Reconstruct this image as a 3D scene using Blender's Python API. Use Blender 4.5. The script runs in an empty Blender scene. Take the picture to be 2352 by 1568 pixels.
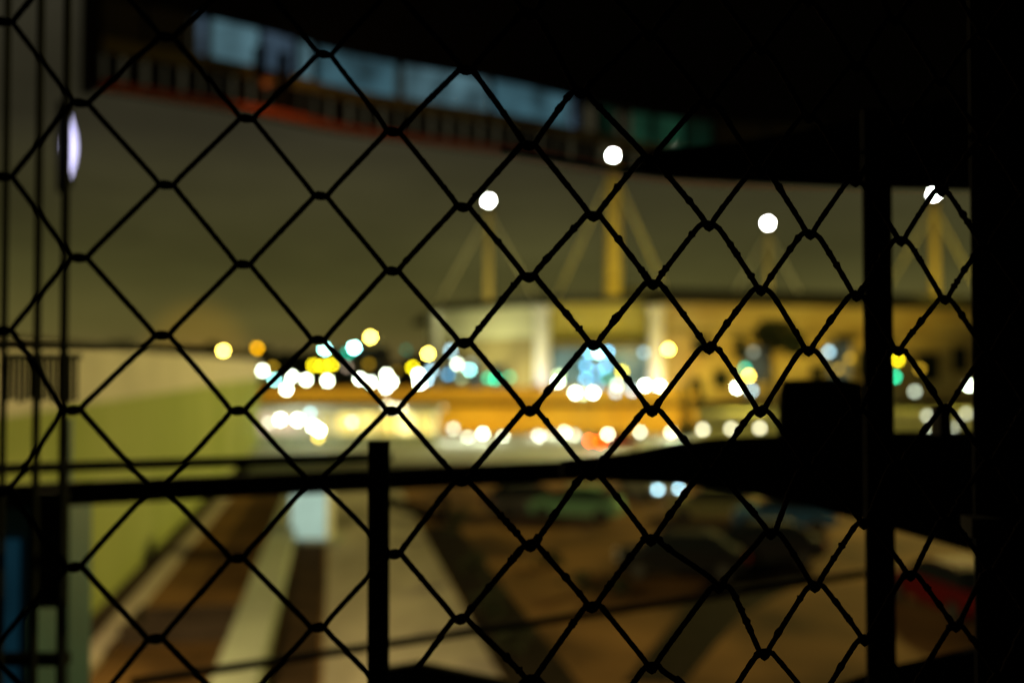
import bpy, math, random
from mathutils import Vector, Matrix
R = math.radians
rng = random.Random(7)
scene = bpy.context.scene
col = scene.collection

# ------------------------------------------------------------------ camera, sky, exposure
FPX, CX, CY, HZ = 2352*35/36, 1176.0, 784.0, 841.0     # photograph measured on a 2352 x 1568 grid
EYE = 7.0
TH = math.atan((HZ-CY)/FPX)
cam = bpy.data.cameras.new('camera'); cam_o = bpy.data.objects.new('camera', cam); col.objects.link(cam_o)
cam_o.location = (0, 0, EYE); cam_o.rotation_euler = (math.pi/2+TH, 0, 0)
cam.lens = 35; cam.sensor_width = 36; cam.clip_start = .02; cam.clip_end = 6000
cam.dof.use_dof = True; cam.dof.focus_distance = .585; cam.dof.aperture_fstop = 3.75
scene.camera = cam_o
vs = scene.view_settings
vs.view_transform = 'Standard'; vs.look = 'None'; vs.exposure = 0; vs.gamma = 1; vs.use_curve_mapping = False
cy = scene.cycles
cy.use_denoising = True
try: cy.denoiser = 'OPENIMAGEDENOISE'
except Exception: pass
cy.max_bounces = 4; cy.diffuse_bounces = 2; cy.glossy_bounces = 2; cy.transmission_bounces = 4; cy.transparent_max_bounces = 8
cy.use_adaptive_sampling = False
cy.caustics_reflective = False; cy.caustics_refractive = False; cy.sample_clamp_indirect = 2.0; cy.blur_glossy = 1

world = bpy.data.worlds.new('World'); scene.world = world; world.use_nodes = True
wn = world.node_tree.nodes; wl = world.node_tree.links
wn.clear()
out = wn.new('ShaderNodeOutputWorld'); bg = wn.new('ShaderNodeBackground')
tc = wn.new('ShaderNodeTexCoord'); sep = wn.new('ShaderNodeSeparateXYZ'); ramp = wn.new('ShaderNodeValToRGB')
wl.new(tc.outputs['Generated'], sep.inputs[0])
# night sky lit from below by the town: brightest at the horizon, with thin low cloud
nz = wn.new('ShaderNodeTexNoise'); nz.inputs['Scale'].default_value = 3.4; nz.inputs['Detail'].default_value = 6
mp = wn.new('ShaderNodeMapping'); mp.inputs['Scale'].default_value = (1, 1, 3.5)
wl.new(tc.outputs['Generated'], mp.inputs[0]); wl.new(mp.outputs[0], nz.inputs['Vector'])
wl.new(sep.outputs['Z'], ramp.inputs[0])
el = ramp.color_ramp.elements
el[0].position = 0.0; el[0].color = (.118, .086, .027, 1)
el[1].position = 1.0; el[1].color = (.009, .009, .008, 1)
for p, c in ((.035, (.090, .077, .020, 1)), (.09, (.063, .058, .0165, 1)), (.15, (.043, .039, .0145, 1)), (.22, (.028, .025, .0135, 1)), (.36, (.018, .0165, .011, 1))):
    e = el.new(p); e.color = c
mr = wn.new('ShaderNodeMapRange'); mr.inputs[1].default_value = .3; mr.inputs[2].default_value = .7; mr.inputs[3].default_value = .66; mr.inputs[4].default_value = 1.32
wl.new(nz.outputs['Fac'], mr.inputs[0])
mul = wn.new('ShaderNodeVectorMath'); mul.operation = 'SCALE'
wl.new(ramp.outputs[0], mul.inputs[0]); wl.new(mr.outputs[0], mul.inputs['Scale'])
sky = wn.new('ShaderNodeTexSky'); sky.sky_type = 'NISHITA'; sky.sun_disc = False
sky.sun_elevation = R(-6); sky.sun_rotation = R(40)
sk2 = wn.new('ShaderNodeVectorMath'); sk2.operation = 'SCALE'; sk2.inputs['Scale'].default_value = .05
wl.new(sky.outputs[0], sk2.inputs[0])
ad = wn.new('ShaderNodeVectorMath'); ad.operation = 'ADD'
wl.new(mul.outputs[0], ad.inputs[0]); wl.new(sk2.outputs[0], ad.inputs[1])
# sodium light dome of the town low on the left
dt = wn.new('ShaderNodeVectorMath'); dt.operation = 'DOT_PRODUCT'; dt.inputs[1].default_value = Vector((-.316, 1, .016)).normalized()
nv_ = wn.new('ShaderNodeVectorMath'); nv_.operation = 'NORMALIZE'; wl.new(tc.outputs['Generated'], nv_.inputs[0]); wl.new(nv_.outputs[0], dt.inputs[0])
gm = wn.new('ShaderNodeMapRange'); gm.interpolation_type = 'SMOOTHERSTEP'; gm.inputs[1].default_value = .9982; gm.inputs[2].default_value = 1.0; gm.inputs[3].default_value = 0; gm.inputs[4].default_value = 1
wl.new(dt.outputs['Value'], gm.inputs[0])
gs = wn.new('ShaderNodeVectorMath'); gs.operation = 'SCALE'; gs.inputs[0].default_value = (.075, .036, .0); wl.new(gm.outputs[0], gs.inputs['Scale'])
a2 = wn.new('ShaderNodeVectorMath'); a2.operation = 'ADD'; wl.new(ad.outputs[0], a2.inputs[0]); wl.new(gs.outputs[0], a2.inputs[1])
wl.new(a2.outputs[0], bg.inputs['Color']); bg.inputs['Strength'].default_value = 1.0
wl.new(bg.outputs[0], out.inputs['Surface'])

# ------------------------------------------------------------------ helpers
def P(x, y, Y):
    """world point seen at grid position x,y at forward distance Y metres"""
    cx, cyy = (x-CX)/FPX, (CY-y)/FPX
    dy = math.cos(TH)-cyy*math.sin(TH); dz = math.sin(TH)+cyy*math.cos(TH)
    t = Y/dy
    return Vector((cx*t, Y, EYE+dz*t))
def G(x, y, z=0.0):
    """ground point (height z) seen at grid position x,y"""
    cx, cyy = (x-CX)/FPX, (CY-y)/FPX
    dy = math.cos(TH)-cyy*math.sin(TH); dz = math.sin(TH)+cyy*math.cos(TH)
    t = (z-EYE)/dz
    return Vector((cx*t, dy*t, z))

MATS = {}
def mat(name, rgb, rough=.8, metal=0, noise=0, scale=8, rgb2=None, bump=0, emit=None, strength=0, spec=.3, detail=5, stretch=None):
    if name in MATS: return MATS[name]
    m = bpy.data.materials.new(name); m.use_nodes = True; MATS[name] = m
    n = m.node_tree.nodes; l = m.node_tree.links; b = n['Principled BSDF']
    b.inputs['Base Color'].default_value = (*rgb, 1); b.inputs['Roughness'].default_value = rough; b.inputs['Metallic'].default_value = metal
    b.inputs['Specular IOR Level'].default_value = spec
    if noise or bump:
        t = n.new('ShaderNodeTexCoord'); nx = n.new('ShaderNodeTexNoise'); nx.inputs['Scale'].default_value = scale; nx.inputs['Detail'].default_value = detail
        if stretch:
            q = n.new('ShaderNodeMapping'); q.inputs['Scale'].default_value = stretch
            l.new(t.outputs['Object'], q.inputs[0]); l.new(q.outputs[0], nx.inputs['Vector'])
        else: l.new(t.outputs['Object'], nx.inputs['Vector'])
        if noise:
            r = n.new('ShaderNodeValToRGB'); l.new(nx.outputs['Fac'], r.inputs[0])
            c2 = rgb2 or tuple(c*(1-noise) for c in rgb)
            r.color_ramp.elements[0].position = .35; r.color_ramp.elements[0].color = (*c2, 1)
            r.color_ramp.elements[1].position = .65; r.color_ramp.elements[1].color = (*rgb, 1)
            l.new(r.outputs[0], b.inputs['Base Color'])
        if bump:
            bp = n.new('ShaderNodeBump'); bp.inputs['Strength'].default_value = bump; l.new(nx.outputs['Fac'], bp.inputs['Height']); l.new(bp.outputs[0], b.inputs['Normal'])
    if emit:
        b.inputs['Emission Color'].default_value = (*emit, 1); b.inputs['Emission Strength'].default_value = strength
    return m

def lit_panel(name, c, s, scale=.6, lo=.55):
    """lit window: light that varies a little behind the glass"""
    m = mat(name, (.02, .02, .02), .2, emit=c, strength=s)
    n = m.node_tree.nodes; l = m.node_tree.links; b = n['Principled BSDF']
    t = n.new('ShaderNodeTexCoord'); nx = n.new('ShaderNodeTexNoise'); nx.inputs['Scale'].default_value = scale; nx.inputs['Detail'].default_value = 3
    l.new(t.outputs['Object'], nx.inputs['Vector'])
    r = n.new('ShaderNodeMapRange'); r.inputs[1].default_value = .3; r.inputs[2].default_value = .7; r.inputs[3].default_value = s*lo; r.inputs[4].default_value = s*1.25
    l.new(nx.outputs['Fac'], r.inputs[0]); l.new(r.outputs[0], b.inputs['Emission Strength'])
    return m

class MB:
    def __init__(s): s.v = []; s.f = []
    def quad8(s, p):
        i = len(s.v); s.v += [Vector(q) for q in p]
        for a in ((0,3,2,1), (4,5,6,7), (0,1,5,4), (1,2,6,5), (2,3,7,6), (3,0,4,7)): s.f.append(tuple(i+k for k in a))
        return s
    def box(s, c, d, rz=0):
        c = Vector(c); m = Matrix.Rotation(rz, 3, 'Z'); x, y, z = d[0]/2, d[1]/2, d[2]/2
        return s.quad8([c+m @ Vector(q) for q in ((-x,-y,-z),(x,-y,-z),(x,y,-z),(-x,y,-z),(-x,-y,z),(x,-y,z),(x,y,z),(-x,y,z))])
    def bar(s, a, b, w, h, up=(0,0,1)):
        a, b = Vector(a), Vector(b); d = (b-a).normalized(); u = Vector(up)
        sd = d.cross(u)
        if sd.length < 1e-4: sd = d.cross(Vector((0,1,0)))
        sd.normalize(); u = sd.cross(d)
        e, g = sd*w/2, u*h/2
        return s.quad8([a-e-g, a+e-g, b+e-g, b-e-g, a-e+g, a+e+g, b+e+g, b-e+g])
    def tube(s, pts, rad, n=8, caps=True, jit=0):
        pts = [Vector(p) for p in pts]; i0 = len(s.v); N = len(pts)
        ref = Vector((.13, .21, .97)); 
        for k, p in enumerate(pts):
            d = (pts[min(k+1, N-1)]-pts[max(k-1, 0)]).normalized()
            a = d.cross(ref)
            if a.length < .05: a = d.cross(Vector((1, 0, 0)))
            a.normalize(); b = d.cross(a)
            r = rad[k] if isinstance(rad, (list, tuple)) else rad
            for q in range(n):
                t = 2*math.pi*q/n; rr = r*(1+(rng.uniform(-jit, jit) if jit else 0))
                s.v.append(p+a*math.cos(t)*rr+b*math.sin(t)*rr)
        for k in range(N-1):
            for q in range(n):
                a, b = i0+k*n+q, i0+k*n+(q+1) % n
                s.f.append((a, b, b+n, a+n))
        if caps: s.f.append(tuple(i0+q for q in reversed(range(n)))); s.f.append(tuple(i0+(N-1)*n+q for q in range(n)))
        return s
    def lathe(s, prof, c=(0,0,0), n=12):
        c = Vector(c); i0 = len(s.v)
        for r, z in prof:
            for q in range(n):
                t = 2*math.pi*q/n; s.v.append(c+Vector((r*math.cos(t), r*math.sin(t), z)))
        for k in range(len(prof)-1):
            for q in range(n):
                a, b = i0+k*n+q, i0+k*n+(q+1) % n
                s.f.append((a, b, b+n, a+n))
        s.f.append(tuple(i0+q for q in reversed(range(n)))); s.f.append(tuple(i0+(len(prof)-1)*n+q for q in range(n)))
        return s
    def prism(s, poly, off):
        """closed polygon of 3D points pushed along off"""
        o = Vector(off); i0 = len(s.v); n = len(poly); s.v += [Vector(p) for p in poly]+[Vector(p)+o for p in poly]
        s.f.append(tuple(i0+q for q in range(n))); s.f.append(tuple(i0+n+q for q in reversed(range(n))))
        for q in range(n): b = (q+1) % n; s.f.append((i0+q, i0+n+q, i0+n+b, i0+b))
        return s
    def sheet(s, pts):
        i0 = len(s.v); s.v += [Vector(p) for p in pts]; s.f.append(tuple(range(i0, i0+len(pts)))); return s
    def build(s, name, m, parent=None, smooth=False, bevel=0):
        o = parent.matrix_basis.translation if parent is not None else Vector((0, 0, 0))
        q = parent
        org = Vector((0, 0, 0))
        while q is not None: org += q.location; q = q.parent
        me = bpy.data.meshes.new(name); me.from_pydata([tuple(v-org) for v in s.v], [], s.f); me.update()
        ob = bpy.data.objects.new(name, me); col.objects.link(ob); me.materials.append(m)
        import bmesh
        bm = bmesh.new(); bm.from_mesh(me); bmesh.ops.recalc_face_normals(bm, faces=bm.faces); bm.to_mesh(me); bm.free()
        if smooth: me.shade_smooth()
        if bevel:
            md = ob.modifiers.new('bevel', 'BEVEL'); md.width = bevel; md.segments = 2; md.limit_method = 'ANGLE'
        if parent is not None: ob.parent = parent
        return ob
def tag(o, label, cat, group=None):
    o['label'] = label; o['category'] = cat
    if group: o['group'] = group
    return o
def thing(name, loc, label, cat, group=None):
    o = bpy.data.objects.new(name, None); col.objects.link(o); o.location = loc; o.empty_display_size = .1
    return tag(o, label, cat, group)
def struct(name, mb, m, kind='structure', **k):
    o = mb.build(name, m, **k); o['kind'] = kind; return o
def spot(parent, loc, target, power, rgb, angle=120, blend=.6, size=.15, kind='SPOT'):
    L = bpy.data.lights.new('lamp_light', kind); L.energy = power; L.color = rgb; L.shadow_soft_size = size
    if kind == 'SPOT': L.spot_size = R(angle); L.spot_blend = blend
    o = bpy.data.objects.new('lamp_light', L); col.objects.link(o)
    if parent is not None: o.parent = parent; o.location = Vector(loc)-parent.location
    else: o.location = loc
    d = Vector(target)-Vector(loc)
    o.rotation_euler = d.to_track_quat('-Z', 'Y').to_euler()
    return o
SODIUM = (1.0, .60, .10); SODIUM_Y = (1.0, .78, .12); COOL = (.85, 1.0, .92); WHITE = (1, .96, .85)
ORD = ['first', 'second', 'third', 'fourth', 'fifth', 'sixth', 'seventh', 'eighth', 'ninth', 'tenth', 'eleventh', 'twelfth', 'thirteenth', 'fourteenth', 'fifteenth', 'sixteenth', 'seventeenth', 'eighteenth', 'nineteenth', 'twentieth', 'twenty-first', 'twenty-second', 'twenty-third', 'twenty-fourth', 'twenty-fifth', 'twenty-sixth', 'twenty-seventh', 'twenty-eighth']

# ------------------------------------------------------------------ materials
M_black = mat('black_paint', (.010, .010, .011), .95, noise=.4, scale=60, spec=.02)
M_wire = mat('rusty_wire', (.007, .0055, .005), 1.0, noise=.6, scale=400, spec=0.0)
M_dark = mat('dark_steel', (.016, .017, .018), .95, noise=.4, scale=20, spec=.02)
M_conc = mat('concrete', (.36, .40, .33), .9, noise=.28, scale=.35, bump=.1, stretch=(1, 1, 2.5))
M_wall = mat('stained_wall', (.33, .36, .12), .92, noise=.4, scale=.5, rgb2=(.22, .27, .05), stretch=(1.0, .35, .12))
M_coping = mat('pale_parapet', (.60, .54, .50), .9, noise=.15, scale=.4)
M_dirt = mat('brown_earth', (.21, .115, .042), .95, noise=.6, scale=.22, bump=.2, rgb2=(.05, .028, .012), spec=.03)
M_asph = mat('dark_brown', (.055, .04, .032), .95, noise=.4, scale=.6, spec=.03)
M_road = mat('worn_concrete_road', (.46, .42, .36), .95, noise=.45, scale=.35, spec=.03, stretch=(1.4, .35, 1))
M_grass = mat('dim_grass', (.06, .075, .025), .95, noise=.5, scale=1.2)
M_kerb = mat('kerb_stone', (.42, .36, .31), .9, noise=.2, scale=1)
M_foil = mat('dark_foliage', (.035, .045, .02), .8, noise=.5, scale=3)
M_bark = mat('bark', (.05, .04, .03), .9, noise=.4, scale=6)
M_pole = mat('lamp_pole', (.12, .12, .12), .6, metal=.0)
M_amberwall = mat('ochre_wall', (.46, .38, .20), .85, noise=.4, scale=.09, rgb2=(.33, .24, .10), stretch=(1, 1, 2))
M_orange = mat('orange_wall', (.52, .33, .06), .85, noise=.3, scale=.10, rgb2=(.44, .24, .03), stretch=(1, 1, 3))
M_white = mat('white_paint', (.75, .73, .68), .7, noise=.08, scale=.5)
M_yellow = mat('yellow_paint', (.50, .42, .10), .7, noise=.15, scale=.4)
M_roof = mat('dark_roof', (.035, .035, .035), .8)
M_glassd = mat('dark_glass', (.012, .016, .018), .8, spec=.02)
M_tyre = mat('tyre', (.015, .015, .015), .8)
M_rim = mat('rim', (.08, .08, .08), .7, metal=.3)

# ------------------------------------------------------------------ ground
VPX = (769-CX)/FPX                                  # the yard, wall and road all run this way
ld = Vector((VPX, 1, 0))
def L(x0, y0, Y): return Vector((x0+VPX*(Y-y0), Y, 0))
g = MB().sheet([(-3000, -30, 0), (3000, -30, 0), (3000, 4500, 0), (-3000, 4500, 0)])
struct('ground', g, M_dirt)
def strip(name, a, b, Y0, Y1, z, m, kind='structure'):
    """flat strip along the yard direction; a,b = offsets measured at forward distance 22"""
    mb = MB().sheet([L(a, 22, Y0)+Vector((0, 0, z)), L(b, 22, Y0)+Vector((0, 0, z)), L(b, 22, Y1)+Vector((0, 0, z)), L(a, 22, Y1)+Vector((0, 0, z))])
    return struct(name, mb, m, kind)
strip('dark_wall_strip', -11.0, -9.75, 14, 88, .004, M_asph)  # darker strip along the foot of the wall
strip('road', -4.15, -.15, 12, 60, .006, M_road)
M_nearblack = mat('near_black_brown', (.016, .011, .008), .95, noise=.4, scale=1.5, spec=.02)
M_verge = mat('dark_red_brown', (.045, .027, .016), .95, noise=.5, scale=.8, spec=.03)  # darker, redder brown than the open yard
strip('dark_verge_strip', -5.4, -4.25, 12, 60, .004, M_verge)
strip('dark_strip', -.10, 1.5, 12, 44, .004, M_nearblack)  # near-black strip along the right edge of the road
struct('shadow_band', MB().sheet([G(1430, 1568, .006), G(1572, 1568, .006), G(1637, 1487, .006), G(1706, 1408, .006), G(1860, 1329, .006), G(1840, 1262, .006), G(1660, 1290, .006), G(1552, 1420, .006)]), M_nearblack)  # shadow painted as a near-black sheet across the earth
kb = MB()
a0, a1 = L(-9.7, 22, 12), L(-9.7, 22, 62)
kb.bar(a0+Vector((0, 0, .06)), a1+Vector((0, 0, .06)), .5, .14)
struct('kerb', kb, M_kerb)
struct('lawn', MB().sheet([(-60, 62, .004), (60, 62, .004), (60, 72, .004), (-60, 72, .004)]), M_grass)
struct('pavement', MB().sheet([(-60, 73.5, .008), (19, 73.5, .008), (19, 103, .008), (-60, 103, .008)]), mat('pale_paving', (.42, .44, .38), .85, noise=.25, scale=.3))
struct('plaza', MB().sheet([(-90, 108, .006), (160, 108, .006), (160, 260, .006), (-90, 260, .006)]), M_asph)

struct('bank', MB().sheet([(19.2, 73, .012), (140, 73, .012), (140, 176, .012), (19.2, 176, .012)]), mat('yellow_olive_grass', (.20, .20, .06), .95, noise=.4, scale=.2))  # brighter and yellower than the lawn grass

# ------------------------------------------------------------------ retaining wall on the left
wb0, wb1 = L(-10.9, 22, 16), L(-10.9, 22, 90)
wt = thing('retaining_wall', wb0, 'long stained yellow-green wall with pale parapet receding along the yard at left', 'wall')
nrm = Vector((1, -VPX, 0)).normalized()
NP = 14
for i in range(NP):
    p, q = wb0.lerp(wb1, i/NP), wb0.lerp(wb1, (i+1)/NP); gap = (q-p).normalized()*.015
    m = MB().bar(p+gap+Vector((0, 0, 2.98)), q-gap+Vector((0, 0, 2.98)), .35, 5.95); m.build('wall_panel', M_wall, wt)
    m = MB().bar(p+gap+Vector((0, 0, 6.74)), q-gap+Vector((0, 0, 6.74)), .47, 1.55); m.build('parapet_panel', M_coping, wt)
m = MB().bar(wb0+Vector((0, 0, 7.58)), wb1+Vector((0, 0, 7.58)), .6, .11); m.build('coping', M_asph, wt)

# low concrete wall beside the road
lw0, lw1 = L(-5.95, 22, 13), L(-5.95, 22, 54)
lw = thing('low_wall', lw0, 'low grey-green concrete wall running up the yard beside the dark verge', 'wall')
for i in range(12):
    p, q = lw0.lerp(lw1, i/12), lw0.lerp(lw1, (i+1)/12); gap = (q-p).normalized()*.012
    MB().bar(p+gap+Vector((0, 0, .3)), q-gap+Vector((0, 0, .3)), .95, .6).build('block', M_conc, lw, bevel=.02)

# ------------------------------------------------------------------ lamps (defocused discs in the photograph)
GLOBE = {}
def emitter(rgb, B, e=9):
    key = 'lamp_glow_%d_%d_%d_%d_%d' % (rgb[0]*100, rgb[1]*100, rgb[2]*100, B*100, e)
    return mat(key, (.02, .02, .02), .4, emit=rgb, strength=B*(37.0/e)**2)
def globe_mesh(parent, c, r, m, name='lamp_globe', flat=1.0):
    pr = [(max(1e-3, r*math.sin(math.pi*k/8)), -r*flat*math.cos(math.pi*k/8)) for k in range(9)]
    return MB().lathe(pr, c, 12).build(name, m, parent, smooth=True)
COLS = dict(white=(.86, 1, .74), cream=(1, .95, .60), cyan=(.36, 1, .92), teal=(.01, .80, .48), green=(.01, .90, .42), yellow=(1, .82, .01), gold=(1, .72, .10),
            orange=(1, .47, 0), amber=(.60, .36, .02), blue=(.18, .62, 1), pale=(.50, .86, 1), grey=(.76, .84, .62), red=(1, .05, .0), beige=(.65, .5, .34), lime=(.75, .95, .45))
def post_lamp(name, x, y, Y, cname, B, label, cat, group, e=9, style='globe'):
    c = P(x, y, Y); r = e/2/FPX*Y; h = c.z
    t = thing(name, (c.x, c.y, 0), label, cat, group)
    k = max(.5, r/.35)
    if style == 'globe':
        MB().lathe([(.16*k, 0), (.16*k, .25*k), (.07*k, .3*k), (.05*k, max(h-r-.05, .35*k))], (c.x, c.y, 0), 8).build('pole', M_pole, t)
        MB().lathe([(.06*k, 0), (r*.5, .03), (r*.55, .10*k)], (c.x, c.y, h-r-.06), 10).build('collar', M_pole, t)
    else:
        MB().tube([(c.x+1.4, c.y+.3, 0), (c.x+1.4, c.y+.3, h*.6), (c.x+1.38, c.y+.3, h-.1), (c.x+.9, c.y+.2, h+r+.25), (c.x, c.y, h+r+.16)], [.13, .10, .08, .06, .05], 8).build('pole', M_pole, t)
        MB().lathe([(r*1.05, 0), (r*.9, .12), (.05, .22)], (c.x, c.y, h+r*.72), 10).build('head', M_pole, t)
    globe_mesh(t, c, r, emitter(COLS[cname], B, e))
    return t

CLUSTERS = [
 ('street_lamp', 'street lamp', 'street lamps over the far skyline', 'tall {c} street lamp, {o} from the left along the far skyline', 'arm', 175,
  [(513,805,'gold',5,155),(591,799,'orange',.9,165),(746,801,'cyan',3.4),(798,811,'teal',0.418,215),(813,798,'cyan',5),(851,774,'gold',5.5),(933,803,'teal',0.0605,235),(983,812,'gold',4.5)]),
 ('plaza_lamp', 'lamp', 'plaza lamps above the orange wall', '{c} plaza lamp, {o} from the left above the orange wall', 'globe', 125,
  [(603,851,'white',1.98),(626,844,'amber',.35,160),(630,872,'cyan',1.32),(670,864,'white',2.17),(658,894,'white',2.48,99),(703,872,'white',2.17),(720,839,'yellow',1.0,150),(741,841,'yellow',1.0,150),(762,837,'yellow',1.1,150),
   (752,874,'white',2.48),(796,842,'beige',.22,170),(827,870,'white',2.48),(847,836,'amber',.22,180),(851,878,'white',2.48),(888,861,'white',2.48),(899,877,'white',2.48),(886,889,'white',2.48,99),(911,852,'amber',.1,180),(948,844,'yellow',1.1,150),(961,860,'white',2.79),(964,880,'white',2.79),(980,872,'pale',1.0),(990,851,'pale',.75,150)]),
 ('forecourt_lamp', 'lamp', 'lamps before the left wing of the arena', '{c} lamp, {o} from the left before the left wing of the arena', 'globe', 160,
  [(1029,860,'blue',0.405),(1035,805,'pale',.65,175),(1050,836,'white',1.36),(1060,869,'lime',.22),(1079,849,'cyan',1.2),(1083,833,'grey',.14),(1122,868,'green',.45),(1137,870,'green',.65),(1171,866,'green',.32)]),
 ('lobby_lamp', 'lamp', 'lights in the arena entrance', '{c} entrance light, {o} from the left under the yellow portal of the arena', 'globe', 172,
  [(1282,877,'white',2.48),(1284,862,'lime',.75),(1321,902,'white',2.79,100),(1340,905,'lime',1.0,100),(1345,870,'blue',0.837),(1346,840,'blue',0.743),(1354,808,'blue',1.22),(1362,902,'white',2.79,100),(1372,853,'blue',0.675),(1373,886,'blue',0.743),(1375,809,'cyan',2.76),(1391,842,'blue',0.81),(1396,808,'blue',0.945),(1394,868,'teal',0.275),(1414,900,'pale',.55,100),(1418,883,'white',0.85),(1429,853,'yellow',.95),(1452,897,'pale',.55,100),(1479,809,'pale',.28),(1481,885,'white',3.1),(1516,888,'white',3.1),(1535,802,'gold',5)]),
 ('wing_lamp', 'lamp', 'lamps before the ochre wing of the arena', '{c} lamp, {o} from the left before the ochre wing of the arena', 'globe', 160,
  [(1692,890,'white',2.48),(1711,846,'teal',0.55),(1720,863,'gold',2.2),(1726,897,'pale',.6),(1730,808,'grey',.14),(1904,808,'pale',.6),(1926,847,'amber',.32),(1952,823,'amber',.36),(2062,827,'yellow',1.0),(2055,865,'green',.85),(2113,847,'amber',.4),(2226,885,'white',2.6),(2101,899,'white',0.4)]),
 ('bollard_lamp', 'bollard lamp', 'row of low lamps along the front of the orange wall', '{c} low lamp, {o} from the left in the row before the orange wall', 'globe', 97,
  [(1041,984,'grey',.75),(1075,1005,'white',0.9),(1109,995,'white',1.5),(1156,1003,'white',1.1),(1237,1000,'white',0.8),(1268,998,'grey',.35),(1297,992,'cream',1.2),(1319,999,'grey',.6),(1396,997,'cream',1.5,82),(1470,992,'grey',.95),(1541,992,'cream',1.0),(1614,986,'cream',.85),(1679,984,'cream',.75),(1745,983,'cream',.8),(2130,955,'grey',.4),(2140,986,'grey',.5),(2188,983,'grey',.28),(2219,950,'grey',.35)]),
]
for name, cat, group, lab, style, Y0, lst in CLUSTERS:
    lst = sorted(lst, key=lambda q: q[0])
    for i, q in enumerate(lst):
        x, y, c, B = q[:4]; Y = q[4] if len(q) > 4 else Y0+rng.uniform(-4, 4)
        e = 9 if B > .9 else 11
        t = post_lamp(name, x, y, Y, c, B, lab.format(c=('golden' if c == 'gold' else 'pale blue' if c == 'pale' else c), o=ORD[i]), cat, group, e, style)
        if name == 'bollard_lamp' and i % 2 == 0: p_ = P(x, y, Y); spot(t, p_+Vector((0, -.45, .3)), p_+Vector((0, -8, -1)), 900, (.95, 1, .70), 170, .6)
        if name == 'wing_lamp' and i % 3 == 0: p_ = P(x, y, Y); spot(t, p_+Vector((0, -.6, .3)), p_+Vector((0, -14, -8)), 6000, (1, .8, .15), 150, .6)

# ------------------------------------------------------------------ orange wall of the ramp
YW = 105.0
ow = thing('ramp_wall', P(590, 990, YW)*1, 'long orange wall with a ledge, lit amber, behind the low lamps', 'wall')
ow.location.z = 0
x0w, x1w = P(470, 990, YW).x, P(1600, 990, YW).x
NW = 18
for i in range(NW):
    a, b = x0w+(x1w-x0w)*i/NW+.02, x0w+(x1w-x0w)*(i+1)/NW-.02
    MB().box(((a+b)/2, YW+.3, 1.45), (b-a, .5, 2.9)).build('wall_panel', M_orange, ow)
    MB().box(((a+b)/2, YW+.2, 3.95), (b-a, .7, 1.6)).build('parapet_panel', M_orange, ow)
MB().box(((x0w+x1w)/2, YW-.1, 3.02), (x1w-x0w, 1.3, .28)).build('ledge', M_nearblack, ow)
# sodium floodlights at the wall's foot
for i, x in enumerate((-24, -17, -10, -3, 4, 11, 18)):
    t = thing('floodlight', (x, YW-5, 0), 'small sodium floodlight aimed at the orange wall, %s from the left' % ORD[i], 'floodlight', 'floodlights before the orange wall')
    MB().box((x, YW-5, .12), (.35, .35, .24)).build('base', M_dark, t)
    MB().box((x, YW-5, .42), (.55, .25, .35)).build('housing', M_dark, t, bevel=.03)
    spot(t, (x, YW-4.75, .55), (x, YW, 3.2), 620 if i not in (0, 3) else 950, (1, .66, .06), 150, .8)

# ------------------------------------------------------------------ arena
YA = 190.0
ar = thing('arena', (P(1400, 900, YA).x, YA, 0), 'large floodlit arena with ochre wings, white columns and tall lit masts', 'arena')
top = 19.2
cL, cR = P(1235, 800, YA), P(1510, 800, YA)
fL, fR = P(985, 800, 214), P(2300, 800, 216)
def wallrun(a, b, z0, z1, n, m, name, th=.6, gap=.03):
    a, b = Vector((a.x, a.y, 0)), Vector((b.x, b.y, 0))
    for i in range(n):
        p, q = a.lerp(b, i/n), a.lerp(b, (i+1)/n); d = (q-p).normalized()*gap
        MB().bar(p+d+Vector((0, 0, (z0+z1)/2)), q-d+Vector((0, 0, (z0+z1)/2)), th, z1-z0).build(name, m, ar)
M_pale = mat('pale_green_wall', (.52, .50, .36), .85, noise=.15, scale=.1)
M_brown = mat('brown_wall', (.30, .24, .12), .85, noise=.3, scale=.15)
wallrun(fL, cL, 12.5, top-.6, 6, M_pale, 'upper_wall')
wallrun(fL, cL, 0, 12.4, 6, M_brown, 'lower_wall')
wallrun(cR, fR, 13.6, top-.2, 14, M_amberwall, 'upper_wall', 1.0)
wallrun(cR, fR, 0, 13.5, 14, M_amberwall, 'lower_wall', .5)
wallrun(cR+Vector((0, -.8, 0)), fR+Vector((0, -.8, 0)), 13.2, 13.7, 7, M_brown, 'string_course', .6, .01)
# portal
wallrun(P(1268, 800, YA+3), P(1488, 800, YA+3), 11.4, 19.6, 4, M_yellow, 'portal_panel', .8)
MB().box((P(1378, 800, YA+3).x, YA+1.6, 11.1), (19, 3.4, .5)).build('portal_canopy', M_brown, ar)
# lobby glass
M_lob = lit_panel('lobby_glass', (.34, .60, .50), .48, .25, .3)
M_lob2 = lit_panel('lobby_glass_teal', (.16, .58, .52), .36, .25, .3)
xa, xb = P(1268, 800, YA+4).x, P(1488, 800, YA+4).x
for i in range(8):
    for j in range(2):
        w = (xb-xa)/8
        MB().box((xa+w*(i+.5), YA+4, 2.6+5.2*j), (w-.15, .12, 5.05)).build('lobby_pane', M_lob if (i+j) % 3 else M_lob2, ar)
for i in range(9): MB().box((xa+(xb-xa)*i/8, YA+3.9, 5.3), (.14, .2, 10.6)).build('mullion', M_dark, ar)
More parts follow.
